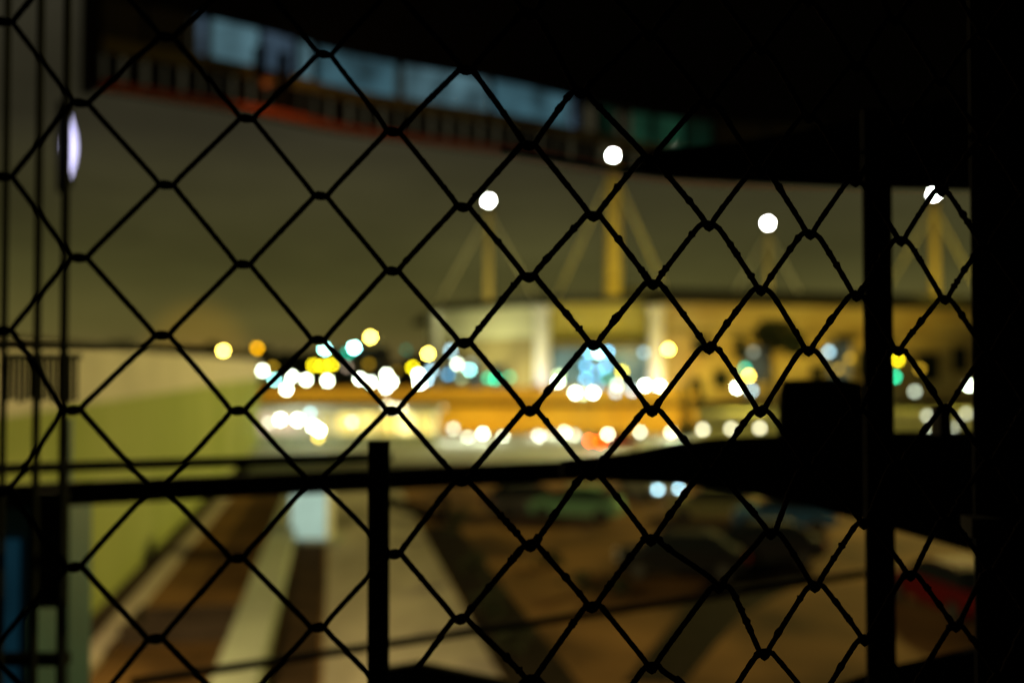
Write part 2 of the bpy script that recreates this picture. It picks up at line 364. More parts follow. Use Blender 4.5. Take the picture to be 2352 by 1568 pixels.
# glass panes low in the wings
for i, (px, pw, z0, z1, mm) in enumerate(((1055, 40, 3.5, 9, 0), (1100, 40, 2.5, 8.5, 0), (1150, 40, 2.5, 7, 0), (1715, 60, 4, 10.5, 0), (1900, 60, 5.0, 11.5, 0), (1960, 40, 5, 10, 1), (2110, 60, 4, 9.5, 1), (1640, 36, 3, 6, 1), (1915, 55, 12.2, 13.1, 1), (1590, 22, .3, 4.5, 1), (1800, 46, 9.2, 12.6, 1), (1850, 30, 1, 7, 1), (1680, 24, 8.4, 12.4, 1), (2010, 50, 9, 12, 1), (2190, 40, 6, 11, 1), (1600, 40, 9.5, 12.3, 1))):
    tt = (px-1510)/(2300-1510) if px > 1400 else 0
    w0 = cR.lerp(fR, tt) if px > 1400 else cL.lerp(fL, (1235-px)/250)
    dv = (fR-cR if px > 1400 else cL-fL); dv = Vector((dv.x, dv.y, 0)).normalized()
    wc = Vector((w0.x, w0.y-.7, 0)); hw = pw/FPX*200/2
    f_ = MB().bar(wc-dv*(hw+.2)+Vector((0, 0, (z0+z1)/2)), wc+dv*(hw+.2)+Vector((0, 0, (z0+z1)/2)), .2, z1-z0+.4).build('window', M_dark, ar)
    nv = Vector((0, -.13, 0))
    MB().bar(wc+nv-dv*hw+Vector((0, 0, (z0+z1)/2)), wc+nv+dv*hw+Vector((0, 0, (z0+z1)/2)), .1, z1-z0).build('pane', lit_panel('wing_pane', (.45, .62, .48), .14, .3, .2) if mm == 0 else M_glassd, f_)
# columns
for i, (px, Yc, w) in enumerate(((1245, YA-2, 3.0), (1507, YA-2, 3.2), (1008, 212, 2.6))):
    c = P(px, 800, Yc)
    o = MB().lathe([(w*.62, 0), (w*.62, .8), (w*.5, 1.0), (w*.48, top-2.2), (w*.6, top-1.8), (w*.6, top-.8)], (c.x, Yc, 0), 16).build('column', M_white, ar, smooth=False)
# roof slab
rp = [P(1010, 800, 216), P(1230, 800, YA-1), P(1400, 800, YA-4), P(1510, 800, YA-1), P(2330, 800, 217)]
poly = [Vector((p.x, p.y, top)) for p in rp]+[Vector((130, 300, top)), Vector((-30, 300, top))]
MB().prism(poly, (0, 0, 1.1)).build('roof_edge', M_roof, ar)
rp = [P(1420, 800, YA+2), P(1510, 800, YA+2), P(2330, 800, 220)]
poly = [Vector((p.x, p.y, top+1.1)) for p in rp]+[Vector((130, 298, top+1.1)), Vector((P(1420, 800, YA+2).x, 298, top+1.1))]
MB().prism(poly, (0, 0, 1.9)).build('upper_roof', M_roof, ar)
# masts, their stays and lamp heads
M_mast = mat('mast_paint', (.45, .36, .16), .7)
M_stay = mat('stay_paint', (.55, .53, .45), .7)
for i, (px, py, Ym, rb, rt) in enumerate(((1408, 357, 193, 1.7, 1.35), (1122, 461, 226, .9, .6), (1764, 513, 262, .8, .5), (2145, 446, 216, 1.1, .7))):
    c = P(px, py, Ym); b = Vector((c.x, c.y, top+.5))
    o = MB().tube([b, (c.x, c.y, c.z*.65), (c.x, c.y, c.z-1.2)], [rb, (rb+rt)/2, rt], 10).build('mast', M_mast, ar)
    globe_mesh(o, c, 12/2/FPX*Ym, emitter((1, 1, .97), 9, 12), 'lamp_head')
    MB().tube([(c.x, c.y, c.z-1.9), (c.x, c.y, c.z-1.0)], [rt+.5, rt+.9], 10).build('crow_nest', M_dark, o)
    for sx, dz_, dY in ((-1, 0, 6), (1, 0, 6)):
        e_ = Vector((c.x+sx*(12.5 if i else 11.5), c.y+dY*.3, top+.2))
        MB().tube([(c.x, c.y, c.z-3), e_], [.26, .26], 8).build('stay', M_stay, ar)
    # uplights standing on the roof at the mast foot
    for s in (-1, 1):
        lx, ly = c.x+s*1.6, c.y-15
        f = MB().box((lx, ly, top+3.3), (.7, .5, .5)).build('mast_uplight', M_dark, ar)
        spot(ar, (lx, ly, top+3.8), (c.x, c.y, top+11), 3300, (1, .74, .06) if i in (0, 3) else (1, .85, .25), 100, .6)
# floodlights on the ground before the facade
FL = [(1060, 190, 13500, (.95, .95, .42)), (1150, 182, 13500, (.95, .93, .42)), (1245, 180, 4200, (1, .9, .82)), (1378, 176, 7500, (.92, .75, .06)), (1507, 180, 4200, (1, .88, .72)),
      (1600, 178, 8075, (1, .70, .08)), (1720, 181, 6800, (1, .70, .08)), (1850, 184, 6375, (1, .70, .08)), (1980, 187, 6375, (1, .70, .08)), (2110, 190, 6800, (1, .70, .08)), (2240, 193, 6800, (1, .70, .08))]
for i, (px, Yf, pw, c) in enumerate(FL):
    p = P(px, 900, Yf); 
    t = thing('facade_floodlight', (p.x, Yf, 0), 'floodlight on the ground before the arena facade, %s from the left' % ORD[i], 'floodlight', 'floodlights before the arena')
    MB().box((p.x, Yf, .2), (.9, .6, .4)).build('base', M_dark, t)
    MB().box((p.x, Yf, .8), (1.1, .4, .7)).build('housing', M_dark, t, bevel=.05)
    spot(t, (p.x, Yf+.5, 1.2), (p.x, YA+6, 13.5), pw, c, 110, .8)

# ------------------------------------------------------------------ lit kiosk on the left of the ramp wall
YK = 88.0
kx0, kx1 = P(592, 990, YK).x, P(1000, 990, YK).x
ki = thing('kiosk', ((kx0+kx1)/2, YK, 0), 'brightly lit flat-roofed kiosk with warm windows below the orange wall', 'kiosk')
n = 9; w = (kx1-kx0)/n
kc = [((1, .76, .48), 1.0), ((1, .78, .50), 1.1), ((1, .88, .50), .8), ((1, .80, .22), .8), ((1, .80, .20), 1.9), ((1, .80, .20), 2.2), ((1, .76, .16), 1.8), ((1, .86, .28), 3.0), ((1, .78, .18), 1.7)]
for i in range(n):
    cxk = kx0+w*(i+.5)
    MB().box((cxk, YK+.25, .45), (w-.04, .3, .9)).build('plinth_panel', M_conc, ki)
    f_ = MB().box((cxk, YK+.22, 1.95), (w-.04, .2, 2.0)).build('window', M_white, ki)
    c, s = kc[i]
    MB().box((cxk, YK+.09, 1.95), (w-.3, .05, 1.75)).build('pane', lit_panel('kiosk_pane_%d' % i, c, s, .9, .4), f_)
MB().box(((kx0+kx1)/2, YK+1.2, 3.28), (kx1-kx0+1.2, 4.4, .35)).build('roof', M_white, ki)
MB().box(((kx0+kx1)/2, YK+2.9, 1.6), (kx1-kx0, .3, 3.0)).build('back_wall', M_conc, ki)
for s in (kx0+.1, kx1-.1): MB().box((s, YK+1.6, 1.55), (.2, 2.4, 3.0)).build('side_wall', M_conc, ki)
# lights hanging at the kiosk
for i, (x, y, c, B) in enumerate(sorted([(617, 971, 'grey', .5), (644, 963, 'white', 3.2), (683, 964, 'white', 3.5), (712, 948, 'pale', .55), (720, 979, 'white', 3), (733, 988, 'white', 3.5), (731, 1004, 'gold', .9), (808, 969, 'pale', .4), (889, 931, 'cream', .6), (907, 936, 'cream', .6), (923, 938, 'cream', .6)])):
    p = P(x, y, 85.5)
    t = thing('kiosk_lamp', (p.x, p.y, 0), '%s lamp on a post before the lit kiosk, %s from the left' % ('golden' if c == 'gold' else 'pale blue' if c == 'pale' else c, ORD[i]), 'lamp', 'lamps before the kiosk')
    MB().lathe([(.1, 0), (.1, .1), (.035, .12), (.03, p.z-.1)], (p.x, p.y, 0), 8).build('pole', M_pole, t)
    globe_mesh(t, p, 10/2/FPX*85.5, emitter(COLS[c], B, 10))

# ------------------------------------------------------------------ trees
def tree(px, top_y, Y, wpx, label, group=None, trunk=.3, n=420, dense=1.0, name='tree'):
    base = P(px, 900, Y); zt = P(px, top_y, Y).z; rw = wpx/2/FPX*Y
    t = thing(name, (base.x, Y, 0), label, 'tree', group)
    cz = zt*trunk+(zt*(1-trunk))*.5; rh = zt*(1-trunk)*.5
    m = MB().tube([(base.x, Y, 0), (base.x+.1*rw, Y, zt*trunk*.6), (base.x, Y, zt*trunk), (base.x, Y, cz+rh*.3)], [rw*.10, rw*.08, rw*.07, rw*.02], 7)
    for k in range(5):
        a = rng.uniform(0, 6.28); m.tube([(base.x, Y, zt*trunk*rng.uniform(.8, 1.1)), (base.x+math.cos(a)*rw*.6, Y+math.sin(a)*rw*.6, cz+rng.uniform(-.3, .5)*rh)], [rw*.045, rw*.012], 5)
    m.build('trunk', M_bark, t)
    cl = [(Vector((rng.gauss(0, .42)*rw, rng.gauss(0, .42)*rw, rng.uniform(-.8, .85)*rh)), rng.uniform(.22, .42)) for _ in range(16)]
    f = MB()
    for k in range(n):
        c, s = rng.choice(cl); d = Vector((rng.gauss(0, 1), rng.gauss(0, 1), rng.gauss(0, 1))).normalized()*s*rng.uniform(.5, 1)
        p = Vector((base.x, Y, cz))+c+Vector((d.x*rw, d.y*rw, d.z*rh*.8))
        u = Vector((rng.gauss(0, 1), rng.gauss(0, 1), rng.gauss(0, 1))).normalized(); v = u.cross(Vector((rng.gauss(0, 1), rng.gauss(0, 1), rng.gauss(0, 1)))).normalized()
        q = rw*.10*dense*rng.uniform(.6, 1.3)
        f.sheet([p-u*q, p-v*q*.5, p+u*q, p+v*q*.5])
    f.build('crown', M_foil, t)
    return t
for i, px in enumerate((40, 140, 240, 335, 425, 520, 612, 690, 770, 850, 930, 1000)):
    tree(px, 786+rng.uniform(-4, 12)+(12 if px > 640 else 0), 255+rng.uniform(-10, 12), 130, 'dark tree on the far skyline, %s from the left' % ORD[i], 'trees on the far skyline', .12, 520, 1.5)
tree(1768, 738, 150, 150, 'dark spreading tree against the ochre wing of the arena', trunk=.62, n=900, dense=1.2)
tree(1578, 878, 92, 40, 'slim dark tree between the low lamps, before the orange wall', trunk=.05, n=1600, dense=2.6)
tree(1240, 872, 150, 50, 'small round dark shrub at the foot of the white column', trunk=.15, n=300, dense=1.5, name='shrub')

for i, (px, py, tp_, w_) in enumerate(((1335, 1362, 1312, 66), (1415, 1372, 1325, 74), (1045, 1230, 1165, 60), (1090, 1330, 1262, 70), (1130, 1420, 1352, 86), (1180, 1500, 1440, 80), (1270, 1300, 1268, 70), (1500, 1300, 1238, 70))):
    q = G(px, py)
    tree(px, tp_, q.y, w_, ('round black bush in the yard right of the dark strip', 'wider black bush beside the black car in the yard', 'dark bush at the far end of the dark strip by the road', 'dark bush in the upper middle of the dark strip', 'large dark bush half way down the dark strip', 'dark bush near the lower end of the dark strip', 'low dark bush on the brown earth below the green car', 'tall dark bush behind the black car')[i], 'bushes in the yard', .1, 300, 1.8, 'bush')
# ------------------------------------------------------------------ cars
def car(loc, rz, m, label, lights=None, name='car'):
    t = thing(name, loc, label, 'car', 'cars in the yard'); t.rotation_euler.z = rz
    def bld(mb, n, mm, par=t, **k):
        o = mb.build(n, mm, **k); o.parent = par; return o
    W = .86
    def shell(prof, hw0, hw1, z0, z1):
        mb = MB(); n_ = len(prof); i0 = 0
        for s in (-1, 1):
            for x, z in prof:
                q = (z-z0)/(z1-z0); mb.v.append(Vector((x, s*(hw0+(hw1-hw0)*max(0, min(1, q))), z)))
        mb.f.append(tuple(range(n_))); mb.f.append(tuple(reversed(range(n_, 2*n_))))
        for k in range(n_): b = (k+1) % n_; mb.f.append((k, n_+k, n_+b, b))
        return mb
    body = [(-2.1, .35), (-2.15, .62), (-2.05, .92), (-1.2, .98), (1.0, .96), (1.95, .80), (2.12, .55), (2.08, .30), (1.75, .25), (1.68, .5), (1.4, .64), (1.12, .5), (1.05, .25), (-1.0, .25), (-1.07, .5), (-1.35, .64), (-1.63, .5), (-1.7, .27)]
    bld(shell(body, .88, .80, .25, .98), 'body', m, bevel=.04)
    cab = [(-1.75, .975), (-1.25, 1.38), (-.9, 1.45), (.2, 1.44), (.55, 1.36), (1.15, .965)]
    g_ = bld(shell(cab, .79, .60, .97, 1.45), 'glasshouse', M_glassd)
    bld(MB().quad8([(-1.2, -.60, 1.42), (.45, -.60, 1.42), (.45, .60, 1.42), (-1.2, .60, 1.42), (-.95, -.56, 1.48), (.2, -.56, 1.48), (.2, .56, 1.48), (-.95, .56, 1.48)]), 'roof', m)
    for x in (-1.35, 1.4):
        for s in (-1, 1):
            w_ = MB().tube([(x, s*.70, .31), (x, s*.89, .31)], .31, 16); o = bld(w_, 'wheel', M_tyre)
            bld(MB().tube([(x, s*.88, .31), (x, s*.90, .31)], .19, 12), 'rim', M_rim, o)
    for s in (-1, 1):
        h = mat('headlamp_off', (.5, .5, .5), .2); tl = mat('taillamp_off', (.25, .01, .01), .3)
        if lights and lights.get('head'): h = emitter(COLS['pale'], lights['head'], 9)
        if lights and lights.get('tail'): tl = emitter(COLS['red'], lights['tail'], 9)
        bld(MB().lathe([(.01, -.11), (.10, -.05), (.13, .03), (.02, .1)], (2.06, s*.62, .66), 10), 'headlight', h)
        bld(MB().box((-2.14, s*.66, .74), (.10, .30, .20)), 'tail_light', tl)
    return t
def paint(n, c): return mat('car_paint_'+n, c, .7, spec=.03, noise=.05, scale=2)
def gcar(px, py, rz, n, c, label, **k):
    p = G(px, py); p.z = .0; return car(p, rz, paint(n, c), label, **k)
gcar(1325, 1190, R(160), 'green', (.17, .36, .24), 'pale green car parked in the middle of the brown yard')
gcar(1492, 1141, R(-70), 'silver', (.35, .36, .33), 'silver car with lit headlights behind the black rail', lights=dict(head=.8))
gcar(1640, 1192, R(170), 'olive', (.20, .20, .10), 'olive car parked beside the silver car in the yard')
gcar(1800, 1215, R(165), 'blue', (.04, .12, .28), 'blue car parked at the right end of the yard row')
gcar(1560, 1320, R(175), 'black', (.015, .015, .015), 'black car standing in the dark middle of the yard')
gcar(1745, 1290, R(178), 'charcoal', (.02, .02, .022), 'charcoal car parked in front of the blue car')
gcar(1412, 1031, R(35), 'maroon', (.10, .01, .01), 'car with glowing red tail lights among the low lamps', lights=dict(tail=4.5))
gcar(1215, 1180, R(20), 'grey', (.10, .10, .10), 'dark grey car parked to the left of the pale green car')
gcar(2185, 1400, R(100), 'red', (.10, .008, .008), 'dark red car in the gap between the right post and the black column')

# pale lit cabin beside the low wall
cb = G(708, 1246)
t = thing('white_cabin', cb, 'small pale cabin glowing cyan-white beside the low concrete wall', 'cabin')
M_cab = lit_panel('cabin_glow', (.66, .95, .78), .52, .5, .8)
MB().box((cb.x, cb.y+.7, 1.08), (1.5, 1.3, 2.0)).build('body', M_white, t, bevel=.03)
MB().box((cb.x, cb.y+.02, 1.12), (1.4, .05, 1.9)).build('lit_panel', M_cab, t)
MB().box((cb.x+.2, cb.y+.6, .05), (2.1, 1.7, .1)).build('base', M_conc, t)
MB().box((cb.x, cb.y+.68, 2.13), (1.6, 1.45, .1)).build('roof', M_white, t)

# timber stack in the dirt and a boom barrier across the road
bm_ = thing('boom_barrier', G(1012, 1198), 'dark boom barrier lying across the head of the concrete road', 'barrier')
q0, q1 = P(1015, 1188, 46), P(870, 1145, 46.5)
MB().box((q0.x+.1, 46, 0.55), (.35, .35, 1.1)).build('post', M_black, bm_)
MB().bar(q0, q1, .18, .5).build('boom', M_black, bm_)
st = thing('dirt_trough', G(440, 1450), 'dark open trough on the brown earth between kerb and low wall', 'trough')
s0 = G(470, 1430)
for dx, dy, sx, sy in ((0, -.9, 3.0, .12), (0, .9, 3.0, .12), (-1.5, 0, .12, 1.9), (1.5, 0, .12, 1.9)):
    MB().box((s0.x+dx, s0.y-1+dy, .25), (sx, sy, .5), math.atan(-VPX)).build('side', M_asph, st)
MB().box((s0.x, s0.y-1, .06), (3.0, 1.8, .08), math.atan(-VPX)).build('floor', M_asph, st)

# unseen sodium lamps added to light wall, yard and road
def unseen_yard_lamp(x, y, h, tgt, pw, rgb, label, ang=140):
    t = thing('unseen_yard_lamp', (x, y, 0), label, 'street lamp', 'unseen yard lamps')
    d = (Vector(tgt)-Vector((x, y, h))); d.z = 0; d.normalize(); hp = Vector((x, y, h))+d*1.5
    MB().tube([(x, y, 0), (x, y, h*.6), (x, y, h-.1), (x+d.x*.5, y+d.y*.5, h+.2), tuple(hp+Vector((0, 0, .25)))], [.12, .09, .07, .05, .05], 8).build('pole', M_pole, t)
    MB().lathe([(.06, .10), (.52, -.005), (.55, 0), (.56, .03), (.30, .14), (.10, .26), (.06, .30)], hp, 20).build('shade', M_dark, t)
    globe_mesh(t, hp+Vector((0, 0, .02)), .05, mat('unseen_sodium_bulb', (.1, .1, .1), .4, emit=SODIUM, strength=20), 'bulb')
    spot(t, hp+Vector((0, 0, -.075)), tgt, pw, rgb, ang, .7, .03, 'POINT')
unseen_yard_lamp(36, 71, 17, (-14, 50, 3), 82000, (.97, .80, .20), 'unseen tall sodium mast lamp added far beyond the black column at right')
unseen_yard_lamp(-9.9, 12.5, 9.6, (0, 24, 0), 7200, (1, .74, .30), 'unseen sodium yard lamp added at the near end of the stained wall')

# ------------------------------------------------------------------ curved footbridge overhead
BR = [(205,191),(380,219),(547,246),(680,272),(800,298),(992,325),(1197,352),(1437,396),(1640,418),(1860,424),(2060,428),(2300,432)]
HB = 6.0
pts = []
for x, y in BR:
    Z = FPX*HB/(HZ-y); pts.append((x, Vector(((x-CX)/FPX*Z, Z, 0))))
def curve(x):
    for k in range(len(pts)-1):
        if x <= pts[k+1][0] or k == len(pts)-2:
            a, b = pts[k], pts[k+1]; t = (x-a[0])/(b[0]-a[0])
            p0, p1, p2, p3 = pts[max(k-1, 0)][1], a[1], b[1], pts[min(k+2, len(pts)-1)][1]
            return .5*((2*p1)+(p2-p0)*t+(2*p0-5*p1+4*p2-p3)*t*t+(3*p1-p0-3*p2+p3)*t**3)
def slab(x0, x1, h0, h1, depth, off=0, n=None):
    """bridge piece between two stations: front face on the curve, pushed back by depth"""
    n = n or max(1, int(abs(x1-x0)/60)); m = MB()
    i0 = 0
    for k in range(n+1):
        x = x0+(x1-x0)*k/n; p = curve(x); d = (curve(x+4)-curve(x-4)).normalized(); nn = Vector((-d.y, d.x, 0))
        a = p+nn*off; b = p+nn*(off+depth)
        m.v += [a+Vector((0, 0, EYE+h0)), b+Vector((0, 0, EYE+h0)), b+Vector((0, 0, EYE+h1)), a+Vector((0, 0, EYE+h1))]
    for k in range(n):
        i = 4*k
        for a, b in ((0, 1), (1, 2), (2, 3), (3, 0)): m.f.append((i+a, i+b, i+4+b, i+4+a))
    m.f.append((0, 1, 2, 3)); i = 4*n; m.f.append((i+3, i+2, i+1, i))
    return m
br = thing('footbridge', curve(2300)+Vector((0, 0, 0)), 'dark curved footbridge overhead with a row of blue lit windows and orange fascia', 'footbridge')
M_fascia = mat('red_orange_fascia', (.34, .06, .012), .7, noise=.4, scale=.5)
M_oliveb = mat('olive_beam', (.16, .14, .05), .8, noise=.5, scale=.8)
slab(205, 2330, 6.0, 6.16, .25).build('fascia', M_fascia, br)
slab(205, 2330, 6.10, 6.15, .6, .255).build('deck', M_black, br)
slab(205, 2330, 6.78, 7.08, .3).build('beam', M_oliveb, br)
slab(205, 2330, 8.02, 14.5, .5).build('upper_cladding', M_black, br)
slab(205, 2330, 8.3, 8.5, .6, .51).build('ceiling', M_black, br)
slab(200, 236, 6.0, 14.5, 1.0, -.05).build('end_wall', M_black, br)
x = 250
while x < 2300:
    wpx = 33*(1-.00018*x)
    if not (x < 1424 and x+wpx > 1392): slab(x, x+wpx, 6.17, 6.77, .03, .06, 1).build('baluster', M_black, br)
    x += wpx*(rng.uniform(1.16, 1.5) if abs(x-1408) > 60 else 1.6)
WIN = [(236, 330, 0), (338, 432, 0), (452, 466, 1), (484, 592, 2), (598, 676, 1), (690, 722, 2), (742, 915, 3), (936, 1130, 2), (1143, 1312, 3), (1318, 1334, 1), (1384, 1420, 4), (1460, 1500, 5), (1510, 1575, 5), (1583, 1640, 4), (1650, 1760, 0), (1770, 1880, 0), (1890, 2000, 0), (2010, 2120, 0), (2130, 2240, 0)]
WM = [mat('unlit_window', (.03, .025, .012), .5), lit_panel('blue_window_dim', (.24, .42, .62), .17, 1.2, .35), lit_panel('blue_window', (.24, .50, .60), .27, 1.3, .3), lit_panel('blue_window_pale', (.17, .44, .56), .25, 1.1, .3), lit_panel('green_window_dim', (.01, .16, .09), .05, .7, .2), lit_panel('green_window', (.04, .24, .13), .13, .9, .25)]
for a, b, k in WIN:
    slab(a, b, 7.12, 8.0, .06, .12).build('window_pane', WM[k], br)
for x in (236, 334, 442, 475, 595, 683, 732, 926, 1137, 1326, 1340, 1378, 1440, 1505, 1579, 1645, 1765, 1885, 2005, 2125, 2250):
    slab(x-3, x+3, 7.09, 8.01, .14, .05, 1).build('mullion', M_black, br)
for x in (575, 630):
    slab(x, x+18, 6.17, 7.5, .2, -.22, 1).build('bracket', M_black, br)
pc = curve(2290)
MB().tube([pc+Vector((.3, .6, 0)), pc+Vector((.3, .6, EYE+6.09))], .4, 16).build('pier', M_conc, br)
al = thing('amber_lamp', P(608, 190, 22.6), 'small amber lamp fixed on the footbridge above its orange fascia', 'lamp')
ac = P(612, 190, 22.3)
MB().box(ac+Vector((0, .1, .16)), (.36, .3, .06)).build('hood', M_black, al)
globe_mesh(al, ac, .11, mat('amber_glass', (.02, .004, .002), .6, emit=(1, .22, .03), strength=.09), 'lamp_glass')
fl_ = P(720, 330, 20.5)
spot(al, ac+Vector((.2, -.9, -.5)), curve(780)+Vector((0, 0, EYE+6.05)), 110, (1, .45, .12), 110, .9, .05)

# ------------------------------------------------------------------ near railing and column, all black against the light
def pbar(x0, y0, Y0, x1, y1, Y1, wpx, depth=.012):
    a, b = P(x0, y0, Y0), P(x1, y1, Y1); return MB().bar(a, b, depth, wpx/FPX*(Y0+Y1)/2)
def ppoly(pl, Y, depth): return MB().prism([P(x, y, Y) for x, y in pl], (0, depth, 0))
def vbar(xc, w, y0, y1, Y, depth):
    a, b = P(xc, y0, Y), P(xc, y1, Y); return MB().box(((a.x+b.x)/2, Y+depth/2, (a.z+b.z)/2), (w/FPX*Y, depth, abs(a.z-b.z)))
cl_ = thing('steel_column', P(2400, 1700, .82), 'massive black column filling the right edge of the view', 'column')
vbar(2430, 388, -300, 2200, .82, .002).build('flange', M_black, cl_)
vbar(2740, 300, -300, 2200, .84, .2).build('web', M_black, cl_)
vbar(2412, 358, 1190, 1235, .80, .02).build('splice_plate', M_black, cl_)
rf = thing('railing_frame', P(2020, 1700, .95), 'black steel frame with one tall post and tapering girder left of the black column', 'railing')
vbar(2023, 68, 250, 2000, .95, .006).build('post', M_black, rf, bevel=.002)
ppoly([(1150, 346), (1300, 370), (1437, 394), (1552, 407), (1757, 418), (1990, 428), (2300, 436), (2300, 200), (1990, 270), (1700, 325), (1560, 338), (1490, 345), (1456, 384), (1400, 384), (1300, 362), (1150, 340)], 1.3, .012).build('top_beam', M_black, rf)
ppoly([(1290, 1056), (1440, 1040), (1560, 1016), (1640, 1007), (1780, 1000), (1990, 992), (2300, 990), (2300, 1285), (2070, 1222), (1960, 1190), (1820, 1155), (1690, 1128), (1540, 1112), (1290, 1100)], 1.45, .012).build('girder', M_black, rf)
ppoly([(1790, 1002), (1792, 905), (1800, 872), (1935, 868), (1985, 880), (1990, 1000)], 1.42, .012).build('junction_box', M_black, rf, bevel=.002)
ppoly([(1870, 1600), (1975, 1560), (2060, 1533), (2300, 1478), (2300, 1700), (1870, 1700)], 1.3, .012).build('foot_plate', M_black, rf)
vbar(2172, 26, 938, 1000, .97, .02).build('peg', M_black, rf)
hr = thing('hand_rail', P(-80, 1146, 1.25), 'black horizontal hand rail crossing the view below the lights', 'railing')
pbar(-160, 1148, 1.8, 1400, 1076, 2.1, 50, .02).build('rail', M_black, hr)
pbar(-120, 1080, 1.7, 900, 1048, 1.9, 22, .012).build('upper_wire', M_dark, hr)
pbar(300, 1566, 1.9, 1990, 1316, 2.3, 16, .010).build('lower_wire', M_dark, hr)
sp = thing('short_post', P(868, 1700, .88), 'short black flat-bar post in the lower middle, its top standing free', 'post')
vbar(868, 50, 1012, 2000, .88, .004).build('bar', M_black, sp, bevel=.001)
MB().prism([P(860, 1538, 2.0), P(960, 1522, 2.0), P(1150, 1562, 2.0), P(1260, 1640, 2.0), P(880, 1640, 2.0)], (0, .02, 0)).build('foot_plate', M_black, sp)
# left: slim bars, crossbar, grille and cabinet
lf = thing('barred_railing', P(80, 1700, 1.35), 'frame of slim dark vertical bars at the left edge', 'railing')
for xc, w_ in ((2, 7), (79, 9), (141, 11)):
    vbar(xc, w_, -200, 2000, 1.3 if xc else .9, .012).build('bar', M_dark, lf)
pbar(-100, 792, 1.30, 470, 800, 1.6, 14, .01).build('crossbar', M_dark, lf)
vbar(110, 86, 1130, 1395, 1.45, .008).build('plate', M_dark, lf)
vbar(74, 150, 1505, 1530, 1.45, .02).build('lower_bar', M_dark, lf)
gr = thing('bar_grille', P(90, 930, 1.1), 'small grille of fine vertical bars by the left edge, before the pale parapet', 'grille')
for k in range(14):
    vbar(4+k*13, 7.5, 812, 925-(k % 3)*4, 1.5, .004).build('grille_bar', M_dark, gr)
vbar(92, 184, 812, 824, 1.5, .006).build('grille_rail', M_dark, gr)
cbn = thing('blue_cabinet', P(20, 2000, 2.2), 'dark blue steel cabinet at the lower left corner', 'cabinet')
M_cabin = mat('blue_cabinet_paint', (.03, .16, .24), .5, noise=.3, scale=6)
vbar(-20, 165, 1152, 2200, 2.0, .3).build('body', M_cabin, cbn, bevel=.005)
vbar(-15, 100, 1240, 1900, 1.985, .012).build('glow_panel', lit_panel('blue_glow', (.04, .26, .42), .075, 3, .3), cbn)  # glow added so the unlit cabinet front shows blue
vbar(148, 16, 960, 2100, 2.0, .012).build('corner_post', M_cabin, cbn)
tl_ = thing('pole_highlight', P(160, 420, 2.6), 'upright violet-white highlight on a slim pole at upper left, built as a glowing tube', 'lamp')  # reflection on a pole, put in as a glowing tube
a_, b_ = P(160, 255, 2.6), P(160, 418, 2.6)
MB().tube([a_.lerp(b_, k/8) for k in range(9)], [.0002+.018*math.sin(math.pi*k/8)**1.2 for k in range(9)], 10).build('tube', mat('highlight_glow', (.1, .1, .1), .4, emit=(.56, .54, .86), strength=2.6), tl_)
MB().box(P(139, 338, 2.63), (.012, .02, .24)).build('highlight_backing', M_dark, tl_)
for q in (a_, b_): MB().tube([q+Vector((0, 0, -.012)), q+Vector((0, 0, .012))], .008, 8).build('highlight_end_cap', M_dark, tl_)

# platform the camera stands on, plus unseen roof and rear wall added as shade
struct('platform', MB().box((0, -1.6, EYE-1.75), (9, 6.6, .3)), M_black)
pr_ = thing('shade_roof', (0, -2.5, EYE+1.4), 'unseen dark roof added above the viewer to shade the near steel', 'roof')
MB().box((0, -2.2, EYE+1.5), (9, 4.6, .15)).build('sheet', M_black, pr_)
MB().box((0, -4.6, EYE), (9, .2, 3.4)).build('shade_wall', M_black, pr_)

# ------------------------------------------------------------------ chain-link fence
FA, FB = .5300220750551876, 1.74e-4*FPX
FH, FO, U0, U1 = .0709, .012017, -.24822354, .0368127
RES = {(0,2):(.0047,-.0004),(0,1):(.0052,.0012),(0,0):(.0054,.0036),(1,1):(-.0002,.0017),(1,0):(-.0002,.0018),(1,-1):(-.0024,.0035),(1,-2):(-.0016,.0039),(2,2):(-.0001,.0012),(2,1):(.0001,.0021),(2,0):(-.0014,.0024),(2,-1):(-.0031,.0022),(2,-2):(-.0035,.0038),(3,1):(-.0001,.0015),(3,0):(-.0013,.0016),(3,-1):(-.0035,.0022),(3,-2):(-.0038,.0029),(4,2):(.0007,.0017),(4,1):(-.0011,.0016),(4,0):(-.0021,.0011),(4,-1):(-.0037,.0021),(4,-2):(-.0021,.0018),(5,1):(-.0007,.0015),(5,0):(-.0012,.0011),(5,-1):(-.0014,.0009),(5,-2):(-.0003,-.0004),(6,2):(.0017,.0023),(6,1):(-.0002,.0006),(6,0):(.0004,.0003),(6,-1):(-.0009,-.0002),(6,-2):(-.0018,-.0008),(7,1):(.0006,.0008),(7,0):(.0003,.0007),(7,-1):(.0008,-.0001),(7,-2):(.0008,-.0011),(8,2):(-.0052,-.0029),(8,1):(.0021,.0003),(8,0):(.0020,.0002),(8,-1):(.0002,.0002),(8,-2):(.0008,-.0010),(9,1):(.0005,-.0013),(9,0):(.0027,-.0005),(9,-1):(.0016,-.0008),(9,-2):(.0008,-.0023),(10,1):(.0029,-.0006),(10,0):(.0025,-.0009),(10,-2):(.0082,.0033),(11,0):(.0020,-.0016),(11,-1):(.0012,-.0025),(11,-2):(.0077,-.0036),(11,-3):(.0026,-.0027),(12,1):(.0008,-.0022),(12,0):(-.0008,-.0018),(12,-2):(.0027,-.0017),(13,0):(-.0011,-.0033),(14,1):(-.0022,-.0028),(14,0):(-.0055,-.0016),(14,-2):(.0022,-.0008),(15,1):(-.0052,-.0048),(15,0):(-.0036,-.0037),(15,-1):(-.0039,-.0037)}
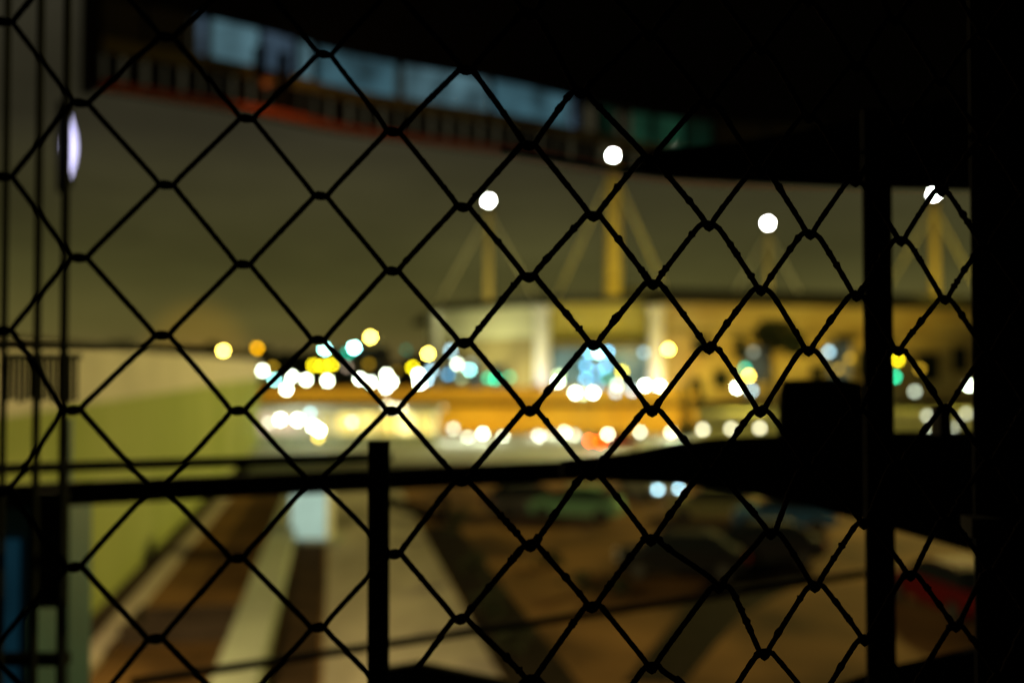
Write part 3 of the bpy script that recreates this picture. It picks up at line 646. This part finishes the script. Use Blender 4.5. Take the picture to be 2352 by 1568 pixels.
def near_res(k, r):
    if (k, r) in RES: return RES[(k, r)]
    b = min(RES, key=lambda q: (q[0]-k)**2*1.2+(q[1]+.5*(q[0] % 2)-r-.5*(k % 2))**2*1.0); return RES[b]
def node(k, m):
    r = (m-(k % 2))//2; du, dv = near_res(k, r); return (U0+U1*k+du, FO+FH*m/2+dv)
FS = math.sqrt(1+FB*FB)
def fp(u, v, w):
    """fence plane to world; w is toward the far side"""
    X = u/FS; return Vector((X-FB/FS*w, FA+FB*X+w/FS, EYE+v))
fence = thing('chain_link_fence', fp(0, -.5, 0), 'rusty black chain-link fence close to the viewer, in focus across the whole view', 'fence')
WR = .00136
def smooth(pts, step):
    out = []
    for k in range(len(pts)-1):
        p0, p1, p2, p3 = pts[max(k-1, 0)], pts[k], pts[k+1], pts[min(k+2, len(pts)-1)]
        n = max(2, int((Vector(p2)-Vector(p1)).length/step))
        for q in range(n):
            t = q/n; a = Vector(p0); b = Vector(p1); c = Vector(p2); d = Vector(p3)
            out.append(.5*((2*b)+(c-a)*t+(2*a-5*b+4*c-d)*t*t+(3*b-a-3*c+d)*t**3))
    out.append(Vector(pts[-1])); return out
for m in range(-8, 10):
    pl = []
    for k in range(-2, 18):
        istop = (k-m) % 2 == 0
        u, v = node(k, m if istop else m-1)
        ob = max(0.0, min(1.0, (k-4)/6))            # obliquely seen knuckles: pointed below, arched above
        jt = rng.uniform(-.0003, .0003)
        d = .0016 if istop else -.0016
        if istop:
            hw = .0031+.0028*ob; tp = .0010-.0004*ob
            pl += [(u-hw*1.9, v-hw*.95-.0006+tp*.2, -.0012), (u-hw, v+tp*.15-.0010*ob, -.0012), (u+jt, v+tp, .0004), (u+hw, v+tp*.15-.0010*ob, .0016), (u+hw*1.9, v-hw*.95-.0006+tp*.2, .0012)]
        else:
            hw = .0031-.0014*ob; tp = .0010+.0022*ob
            pl += [(u-hw*1.9-.001*ob, v+hw*1.05+.0006+.002*ob, .0012), (u-hw, v-tp*.15, .0014), (u+jt, v-tp, -.0004), (u+hw, v-tp*.15, -.0014), (u+hw*1.9+.001*ob, v+hw*1.05+.0006+.002*ob, -.0012)]
    sm = smooth(pl, .0013)
    rad = []; crust = 0
    for p in sm:
        kk = (p.x-U0)/U1; a = max(0, min(1, (kk-4.2)/2.5)); 
        if rng.random() < .07*a: crust = rng.randint(1, 3)
        rr = WR*(1+.03*rng.uniform(-1, 1)+a*.05*rng.uniform(-1, 1))
        if crust: rr *= 1+a*rng.uniform(.12, .50); crust -= 1
        rad.append(rr*(1.0+.22*a))
    wp = [fp(p.x, p.y, p.z) for p in sm]
    # crust sits mostly on the upper side of the wire
    wp = [q+Vector((0, 0, (r_-WR)*.5)) for q, r_ in zip(wp, rad)]
    MB().tube(wp, rad, 8, jit=.06).build('wire', M_wire, fence, smooth=True)
